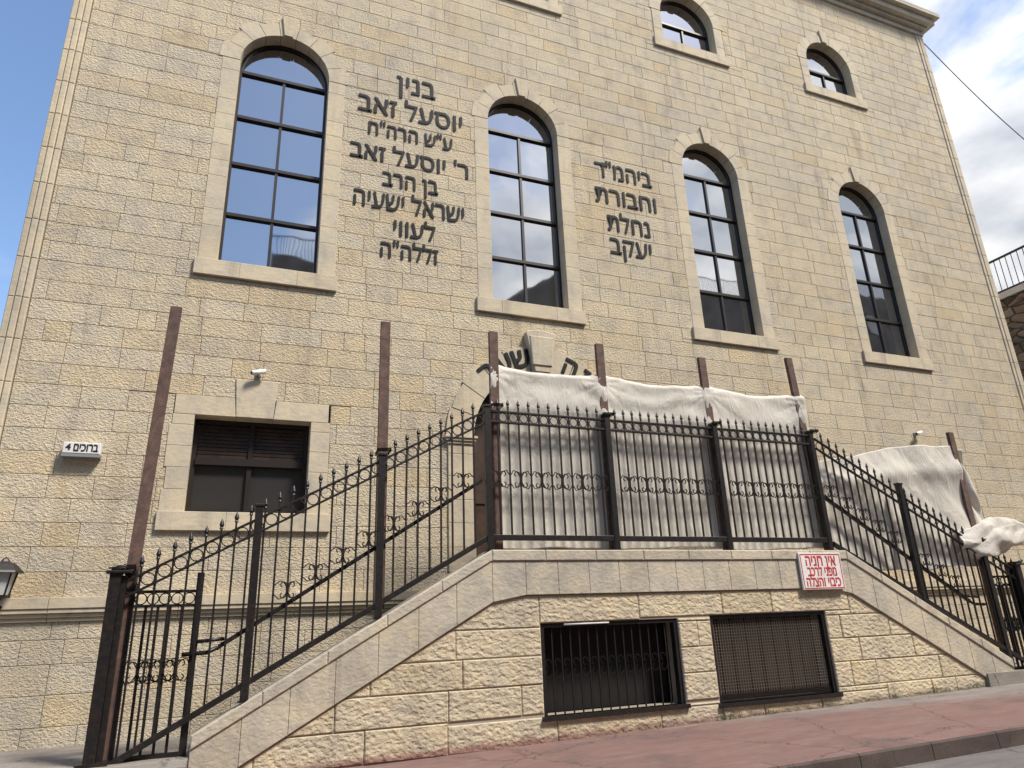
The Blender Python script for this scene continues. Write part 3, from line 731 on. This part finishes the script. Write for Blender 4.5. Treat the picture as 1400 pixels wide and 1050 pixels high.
# sloping railings
def stair_rail(side):
    if side < 0:
        P = empty('stair_railing', (1.0, YR, -.3), 'black iron stair railing sloping down to the lower left in front of the rectangular window', 'railing', 'iron railings on the stair flights')
        x0, x1 = -1.0, 2.98; top = lambda x: 2.69 - .5375 * (3.02 - x); base = lambda x: .985 - .556 * (2.95 - x); hand = lambda x: 1.70 - .632 * (2.87 - x)
        ps = [(1.635, 2.0), (.262, 1.34)]; hx0, hx1 = -.04, 2.95
    else:
        P = empty('stair_railing', (10.4, YR, -.3), 'black iron stair railing sloping down to the right in front of canvas sheets', 'railing', 'iron railings on the stair flights')
        x0, x1 = 8.70, 12.85; top = lambda x: 2.69 - .526 * (x - 8.62); base = lambda x: .985 - .510 * (x - 8.66) ; hand = lambda x: 1.70 - .60 * (x - 8.75)
        ps = [(10.38, 1.95), (12.03, 1.06)]; hx0, hx1 = 8.7, 11.5
    rail((x0, top(x0)), (x1, top(x1)), .028, .04, 'top_rail', P); rail((x0, top(x0) - .16), (x1, top(x1) - .16), .026, .04, 'middle_rail', P)
    rail((x0, base(x0)), (x1, base(x1)), .07, .05, 'bottom_rail', P)
    rail((hx0, hand(hx0)), (hx1, hand(hx1)), .055, .05, 'handrail', P, YR + .055)
    hb = MB(); ex = hx0 if side < 0 else hx1; d = -side
    hb.tube([(ex + d * 0, YR + .055, hand(ex)), (ex - d * .10, YR + .055, hand(ex) - .045), (ex - d * .34, YR + .055, hand(ex) - .055)] if True else [], .024, 8)
    hb.tube([(ex + d * .06, YR + .055, hand(ex) + .085), (ex - d * .22, YR + .055, hand(ex) + .065)], .02, 8)
    obj('handrail_end', hb, M_iron, P)
    for x, zt in ps: post(x, ctop(x) + .014 if LE < x < RE else base(x) - .2, zt, P)
    n = round((x1 - x0) / .146); b0 = None; r0 = None; s0 = None; dx = (x1 - x0) / n
    # all uprights are the same length: the rails run parallel enough
    for k in range(1, n):
        x = x0 + dx * k
        if any(abs(x - p_[0]) < .05 for p_ in ps): continue
        ln = 1.88 if side < 0 else 1.87
        o = obj('baluster', spearbar(base(x) + .03, top(x) + .19, x), M_iron, P, (x, YR, base(x)))
    for k in range(n):
        x = x0 + dx * (k + .5); zc = top(x) - .08
        if r0 is None: r0 = obj('ring', ring_mb(x, zc, .062), M_iron, P, (x, YR, zc)); rx_, rz_ = x, zc
        else: inst(r0, (x - rx_, 0, zc - rz_))
    for k in range(1, n, 2):
        x = x0 + dx * k
        if not (hx0 + .1 < x < hx1 - .05) or any(abs(x - p_[0]) < .1 for p_ in ps): continue
        zc = hand(x) + .15
        if s0 is None:
            b = scroll_motif(x, zc, .82); s0 = obj('scroll', b, M_iron, P, (x, YR, zc)); sx_, sz_ = x, zc
        else: inst(s0, (x - sx_, 0, zc - sz_))
    return P
stair_rail(-1); stair_rail(1)
# gate posts
def gate_post(x, z0, z1, label):
    P = empty('gate_post', (x, YR, z0), label, 'post', 'heavy gate posts')
    b = MB(); b.box(x - .085, x + .02, YR - .06, YR + .07, z0 + .03, z1); b.box(x + .024, x + .07, YR - .03, YR + .07, z0 + .03, z1 - .02)
    obj('shaft', b, M_iron, P)
    c = MB(); c.prism([(x - .12, z1), (x + .11, z1), (x + .11, z1 + .03), (x - .12, z1 + .03)], YR - .09, YR + .12, .5, 0, .008); c.prism([(x - .08, z1 + .031), (x + .07, z1 + .031), (x + .07, z1 + .06), (x - .08, z1 + .06)], YR - .06, YR + .09, .5, 0, .008)
    for k in range(3): c.tube([(x - .1 + .07 * k, YR - .08, z1 + .05 + .02 * k), (x + .05, YR - .1, z1 + .07), (x + .1, YR - .02, z1 + .03)], .008, 5)
    obj('cap', c, M_iron, P)
    f = MB(); f.box(x - .14, x + .13, YR - .11, YR + .14, z0, z0 + .03); obj('base_plate', f, M_iron, P)
    return P
gate_post(-1.04, -1.145, .62, 'thick black iron gate post at the lower left foot of the stairs')
gate_post(12.80, -1.045, .62, 'thick black iron gate post at the far right foot of the stairs')
def gate(x0, x1, zb, label, mirror):
    P = empty('iron_gate', ((x0 + x1) / 2, YR + .09, zb), label, 'gate', 'iron gates at the stair feet')
    Y = YR + .09
    def bx(nm, *a): b = MB(); b.box(*a); return obj(nm, b, M_iron, P)
    bx('stile', x0, x0 + .045, Y - .02, Y + .025, zb + .02, .47); bx('stile', x1 - .07, x1, Y - .02, Y + .025, zb + .02, .63)
    bx('top_rail', x0 + .045, x1 - .07, Y - .018, Y + .018, .425, .455); bx('middle_rail', x0 + .045, x1 - .07, Y - .018, Y + .018, .285, .31); bx('bottom_rail', x0 + .045, x1 - .07, Y - .02, Y + .02, zb + .02, zb + .065)
    n = 5; xs_ = [x0 + .045 + (x1 - x0 - .115) * k / n for k in range(n + 1)]
    b0 = None
    for x in xs_[1:-1]:
        if b0 is None:
            b = MB(); b.box(x - .0135, x + .0135, Y - .0135, Y + .0135, zb + .065, .285); b0 = obj('baluster', b, M_iron, P, (x, Y, zb)); q0 = x
        else: inst(b0, (x - q0, 0, 0))
    r0 = None
    for a, c in zip(xs_[:-1], xs_[1:]):
        x = (a + c) / 2
        if r0 is None: b = ring_mb(x, .3675, .055); b.v = [(v[0], v[1] + .09, v[2]) for v in b.v]; r0 = obj('ring', b, M_iron, P, (x, Y, .3675)); q1 = x
        else: inst(r0, (x - q1, 0, 0))
    s0 = None
    for i, x in enumerate(xs_[1:-1]):
        if s0 is None: b = scroll_motif(x, -.34, .95, .13); b.v = [(v[0], v[1] + .07, v[2]) for v in b.v]; s0 = obj('scroll', b, M_iron, P, (x, Y, -.34)); q2 = x
        else: inst(s0, (x - q2, 0, 0))
    return P
gate(-.93, -.24, -1.165, 'small black iron gate with scrolls at the lower left foot of the stairs', 0)
gate(12.08, 12.72, -1.065, 'small black iron gate with scrolls at the right foot of the stairs', 1)

# ================================================================== RUSTY POSTS
RP = [(-.86, -.99, -1.15, 3.72, 'leftmost rusty steel post rising above the gate post'), (1.66, 1.66, .2, 3.85, 'rusty steel post rising from the left stair railing beside the rectangular window'),
      (3.19, 3.17, .88, 3.90, 'rusty steel post at the left corner of the landing before the arched doorway'), (4.89, 4.87, .88, 3.91, 'rusty steel post under the keystone, second on the landing'),
      (6.74, 6.76, .88, 3.89, 'rusty steel post in the middle of the canvas, third on the landing'), (8.55, 8.69, .88, 4.08, 'leaning rusty steel post at the right corner of the landing'),
      (12.1, 12.1, -.8, 3.0, 'short rusty steel post wrapped in canvas on the right flight')]
for xt, xb, z0, z1, lb in RP:
    b = MB(); y0 = YR + .075; wd = .062
    for a, c, ya, yb in ((-wd, wd, y0, y0 + .012), (-wd, -wd + .012, y0 + .012, y0 + .06), (wd - .012, wd, y0 + .012, y0 + .06)):
        b.add([(xb + a, ya, z0), (xb + c, ya, z0), (xb + c, yb, z0), (xb + a, yb, z0), (xt + a, ya, z1), (xt + c, ya, z1), (xt + c, yb, z1), (xt + a, yb, z1)],
              [(0, 3, 2, 1), (4, 5, 6, 7), (0, 1, 5, 4), (1, 2, 6, 5), (2, 3, 7, 6), (3, 0, 4, 7)])
    P = empty('rusty_post', (xb, y0, z0), lb, 'post', 'rusty steel posts tied to the railings')
    obj('channel', b, M_rust, P)
    t_z = min(ctop(xb) + 1.95, 2.75) if xb > -.5 else .66
    c = MB()
    for k in range(4): c.tube([(xb - .08, YR - .05, t_z + .012 * k), (xb + .08, YR - .05, t_z + .012 * k + .01), (xb + .08, y0 + .07, t_z + .012 * k), (xb - .08, y0 + .07, t_z + .012 * k - .01)], .006, 5, True)
    obj('tie_wire', c, M_iron, P)

# ================================================================== CANVAS
def fnoise(x, y, s=1.):
    return (math.sin(x * 3.1 * s + 1.3 * math.sin(y * 2.3 * s + .7)) + .6 * math.sin(y * 5.2 * s + 2.1 * math.sin(x * 1.9 * s)) + .35 * math.sin(x * 9.7 * s + y * 4.1 * s + 1.)) / 2
tp = MB(); XL, XR = 3.12, 8.72
pk = [3.12, 4.88, 6.75, 8.64]
def top_z(x):
    for a, b in zip(pk[:-1], pk[1:]):
        if a <= x <= b or (x < pk[0] and a == pk[0]) or (x > pk[-1] and b == pk[-1]):
            k = max(0, min(1, (x - a) / (b - a))); return 3.44 - .07 * math.sin(math.pi * k) + .015 * fnoise(x * 2, 0)
def PT(i, j):
    x = XL + (XR - XL) * i; zt = top_z(x); zb = .90 + .03 * fnoise(x, 3)
    z = zb + (zt - zb) * j
    y = -1.50 + .010 * fnoise(x * .8, z * .9)
    for q in pk:
        dx_, dz_ = x - q, z - 3.28; rr_ = math.hypot(dx_, dz_)
        if rr_ < .9: y -= .022 * abs(math.sin(6.5 * math.atan2(dz_, dx_) + q)) ** .6 * math.exp(-rr_ / .38) * min(1, rr_ / .08)
    k = min(abs(x - q) for q in pk); y += -.03 * math.exp(-(k / .15) ** 2)
    # loose folded band hanging over the top of the railing
    f = max(0, min(1, (z - 2.55) / .25)); y -= .05 * f * (1 + .16 * math.sin(z * 15 + 3.2 * fnoise(x * .7, z, 1.1) + x * .8)) * min(1, (zt - z) / .05)
    y += .012 * math.sin(x * 5 + z * 3.2 + 2 * fnoise(x, 0)) * math.exp(-((z - .95) / .25) ** 2)
    return (x, y, z)
tp.grid(PT, 220, 110)
T1 = obj('tarpaulin', tp, M_cloth, None, (5.9, -1.5, 1))
tag(T1, 'long off white canvas sheet stretched behind the landing railing', 'tarpaulin', 'canvas sheets')
so1 = T1.modifiers.new('thickness', 'SOLIDIFY'); so1.thickness = .004
t2 = MB()
def PT2(i, j):
    x = 8.78 + (12.10 - 8.78) * i
    tz = 2.28 + .47 * min(1, (x - 8.78) / 2.6) ** .8 + .03 * fnoise(x, 1); bz = .86 - .30 * min(1, (x - 8.78) / .9) + .09 * max(0, (x - 10.5) / 1.6) + .04 * fnoise(x * 1.5, 2)
    z = bz + (tz - bz) * j
    y = -1.50 + .035 * fnoise(x * .8, z * 1.0) + .010 * fnoise(x * 2.6 + z, z * 2.2 - x) + .05 * math.sin((x - 8.8) * 1.3) - .05 * math.exp(-((j - .78) / .08) ** 2)
    return (x, y, z)
t2.grid(PT2, 150, 90)
T2 = empty('tarpaulin', (10.4, -1.5, 1), 'creased canvas sheet draped over the right flight with a bundled fold', 'tarpaulin', 'canvas sheets')
o = obj('sheet', t2, M_cloth, T2); o.modifiers.new('thickness', 'SOLIDIFY').thickness = .004
t3 = MB()
def PT3(i, j):   # bundled fold hanging to the right of the short post
    x = 11.55 + 2.1 * i; a = j * 2 * math.pi; env = .55 + .45 * math.sin(math.pi * min(1, i * 1.15))
    cz = 1.02 + .17 * i - .05 * math.sin(i * 7); r_ = (.29 + .09 * abs(math.sin(1.5 * a + 3 * i + 1.2 * math.sin(4 * i))) + .035 * math.sin(4 * a - 9 * i + 2 * math.sin(7 * i)) + .02 * abs(math.sin(5 * a + 12 * i * i + 1))) * env
    return (x, -1.60 + .42 * r_ * math.cos(a) + .03 * fnoise(x * 2, a), cz + .85 * r_ * math.sin(a) + .02 * fnoise(x * 3, a * 2))
t3.grid(PT3, 120, 110)
o = obj('fold', t3, M_cloth, T2)
t4 = MB()
def PT4(i, j):   # flap behind the post
    z = 1.3 + 1.42 * j; x = 12.16 + (.34 - .16 * j) * i + .03 * math.sin(z * 9)
    return (x, -1.52 + .05 * math.sin(i * 4 + z * 7), z - .03 * i)
t4.grid(PT4, 14, 50); o = obj('flap', t4, M_cloth, T2); o.modifiers.new('thickness', 'SOLIDIFY').thickness = .004

# ================================================================== SIGNS, LAMPS
SG = empty('street_number_sign', (-1.86, 0, 2.2), 'small lit street name and number box sign on the far left wall', 'sign')
b = MB(); b.prism([(-2.07, 2.205), (-1.655, 2.205), (-1.655, 2.345), (-2.07, 2.345)], -.13, -.01, .5, 0, .006); obj('face', b, M_white, SG)
b = MB(); b.box(-2.075, -1.65, -.125, -.01, 2.165, 2.2035); obj('housing', b, M_grey, SG)
lettering('lettering', 'ברוכים', -1.815, 2.278, .27, .15, SG, M_black, -.132, .004, .003)
lettering('lettering', '4', -2.01, 2.278, 0, .11, SG, M_black, -.132, .004, .003)

NP = empty('parking_sign', (8.25, YF, .3), 'white sign with red Hebrew words fixed on the coping below the landing railing', 'sign')
b = MB(); b.prism([(7.845, .29), (8.655, .29), (8.655, .82), (7.845, .82)], YF - .085, YF - .058, .5, 0, .004); obj('plate', b, M_white, NP)
b = MB(); y = YF - .0865
for a in ((7.865, 8.635, .305, .317), (7.865, 8.635, .79, .802), (7.865, 7.877, .3175, .7895), (8.623, 8.635, .3175, .7895)): b.box(a[0], a[1], y - .002, y, a[2], a[3])
obj('border', b, M_red, NP)
for s_, z, wd, sz in (('אין חניה', .70, .58, .23), ('מפני לרכב', .545, .56, .20), ('כיבוי והצלה', .395, .66, .20)): lettering('lettering', s_, 8.25, z, wd, sz, NP, M_red, y - .001, .004, .002)

LN = empty('wall_lantern', (-2.42, -.3, .46), 'black carriage lantern on the wall at the far left edge', 'lantern')
b = MB(); lx, ly = -2.40, -.26
def hexr(r_, z): return [(lx + r_ * math.cos(k * math.pi / 3 + .3), ly + r_ * math.sin(k * math.pi / 3 + .3), z) for k in range(6)]
def loft(mbx, rs):
    for (ra, za), (rb, zb_) in zip(rs[:-1], rs[1:]): mbx.add(hexr(ra, za) + hexr(rb, zb_), [(k, (k + 1) % 6, 6 + (k + 1) % 6, 6 + k) for k in range(6)])
g = MB(); loft(g, [(.01, .50), (.085, .50), (.13, .74), (.01, .74)]); obj('glass', g, M_lglass, LN)
loft(b, [(.0, .742), (.20, .742), (.19, .765), (.10, .85), (.05, .87), (.03, .90), (.0, .93)]); obj('roof', b, M_iron, LN)
c = MB(); loft(c, [(.0, .42), (.03, .44), (.09, .475), (.10, .499), (.0, .499)])
for k in range(6):
    p0 = hexr(.092, .50)[k]; p1 = hexr(.138, .745)[k]; c.tube([p0, p1], .010, 4)
obj('cage', c, M_iron, LN)
d = MB(); d.tube([(lx, ly, .43), (lx, ly + .03, .38), (lx, -.12, .36), (lx, -.01, .44)], .014, 6); d.box(lx - .05, lx + .05, -.03, -.003, .34, .56); obj('bracket', d, M_iron, LN)

for (x, z, lb) in ((.15, 3.50, 'small white security camera above the rectangular window'), (13.24, 3.44, 'small white security camera on the wall right of the canvas')):
    K = empty('security_camera', (x, 0, z), lb, 'camera', 'small cameras on the wall')
    b = MB(); b.box(x - .035, x + .035, -.03, -.002, z - .035, z + .035); b.tube([(x, -.03, z), (x + .01, -.09, z + .01)], .016, 8); obj('mount', b, M_grey, K)
    b = MB(); b.tube([(x - .09, -.12, z - .02), (x - .08, -.12, z - .018), (x + .09, -.10, z + .03)], .035, 10); obj('body', b, M_white, K)
    b = MB(); b.tube([(x - .105, -.122, z - .024), (x - .091, -.12, z - .02)], .026, 10); obj('lens', b, M_black, K)

cb = MB(); pts = []
for k in range(25):
    s_ = k / 24; pts.append((17.40 + (21.4 - 17.4) * s_, .02 - .4 * s_, 15.45 + (11.6 - 15.45) * s_ - .25 * math.sin(math.pi * s_)))
cb.tube(pts, .014, 5); tag(obj('overhead_cable', cb, M_cable, None, pts[0]), 'thin overhead cable running down from the top right corner of the building', 'cable')

# ================================================================== NEIGHBOUR (right) WITH ROOF RAILING
NB = empty('rubble_house', (20, 4, -1.3), 'brown rubble stone house with roof railing beyond the lane at the right edge', 'building')
b = MB()
b.grid(lambda i, j: (20 + .07 * fnoise(i * 34, j * 40, 1.7), -3 + 16 * i, -1.6 + 9.85 * j), 90, 70, False)
b.box(20.05, 27, -3, 13, -1.6, 8.2); obj('wall', b, M_rubble, NB)
b = MB(); b.box(19.93, 27.1, -3.1, 13.1, 8.25, 8.42); obj('parapet', b, M_white, NB)
RL = empty('railing', (0, 0, 0), None, None); RL.parent = NB; RL.location = Vector((20.05, 5, 8.42)) - worg(NB)
b = MB(); b.box(20.03, 20.07, -3, 13, 9.46, 9.52); b.box(20.03, 20.07, -3, 13, 8.48, 8.53); obj('rail', b, M_iron, RL)
b0 = MB(); b0.box(20.042, 20.058, -2.9, -2.884, 8.53, 9.46); q = obj('baluster', b0, M_iron, RL, (20.05, -2.9, 8.5))
for k in range(1, 95): inst(q, (0, .165 * k, 0))

# ================================================================== ACROSS THE STREET (seen in the glass)
def house(x0, x1, y0, y1, h, lb, rail_=True, gable=None):
    P = empty('street_house', ((x0 + x1) / 2, (y0 + y1) / 2, -1.3), lb, 'building', 'houses across the street reflected in the windows')
    b = MB(); b.box(x0, x1, y0, y1, -1.7, h)
    if gable: b.add([(x0, y1, h), (x1, y1, h), (x1, y1, h + gable), (x0, y0, h), (x1, y0, h), (x1, y0, h + gable)], [(0, 1, 2), (3, 5, 4), (0, 2, 5, 3), (1, 4, 5, 2)])
    obj('wall', b, M_opp, P)
    n = max(2, int((x1 - x0) / 3))
    for fl in range(int((h + 1) / 3.2)):
        for k in range(n):
            cx = x0 + (x1 - x0) * (k + .5) / n; z = .2 + fl * 3.2
            if z + 1.5 > h: continue
            f = MB(); f.box(cx - .6, cx + .6, y1 + .002, y1 + .05, z, z + 1.45); o = obj('window', f, M_frame, P)
            g = MB(); g.box(cx - .52, cx + .52, y1 + .052, y1 + .06, z + .08, z + 1.37); obj('pane', g, M_glass, o)
    if rail_:
        b = MB(); b.box(x0, x1, y1 - .06, y1 - .02, h + .95, h + 1.0)
        k = x0
        while k < x1: b.box(k, k + .025, y1 - .05, y1 - .03, h, h + .95); k += .16
        obj('railing', b, M_iron, P)
house(-14, .4, -26, -18.2, 13.2, 'low dark rendered house across the street, leftmost', True)
house(.5, 8.6, -27, -18, 15.6, 'dark rendered house across the street, second from the left', True)
house(10.5, 15.5, -26, -18.1, 14.4, 'house with a sloping roof across the street', False, 3.2)
house(16, 29, -28, -18, 17.3, 'broad dark house across the street, fourth from the left', True)
house(32, 50, -28, -18.2, 19.0, 'tallest dark house across the street, rightmost', True)

# ================================================================== WEEDS
wd = MB()
for cx, n in ((1.0, 5), (6.3, 26), (6.9, 8), (8.0, 6), (10.2, 16), (11.0, 24), (5.0, 6), (9.2, 5)):
    for k in range(n):
        x = cx + rnd.gauss(0, .12); y = YF - .03 - rnd.random() * .05; z = gz(x) - .005; h = rnd.uniform(.02, .07); a = rnd.uniform(0, 6.28); l = rnd.uniform(.01, .04)
        wd.add([(x - .006, y, z), (x + .006, y, z), (x + l * math.cos(a) + .004, y - .01 + l * .5 * math.sin(a), z + h), (x + l * math.cos(a) - .006, y - .012 + l * .5 * math.sin(a), z + h * .9)], [(0, 1, 2, 3)])
tag(obj('weeds', wd, M_leaf), kind='stuff')
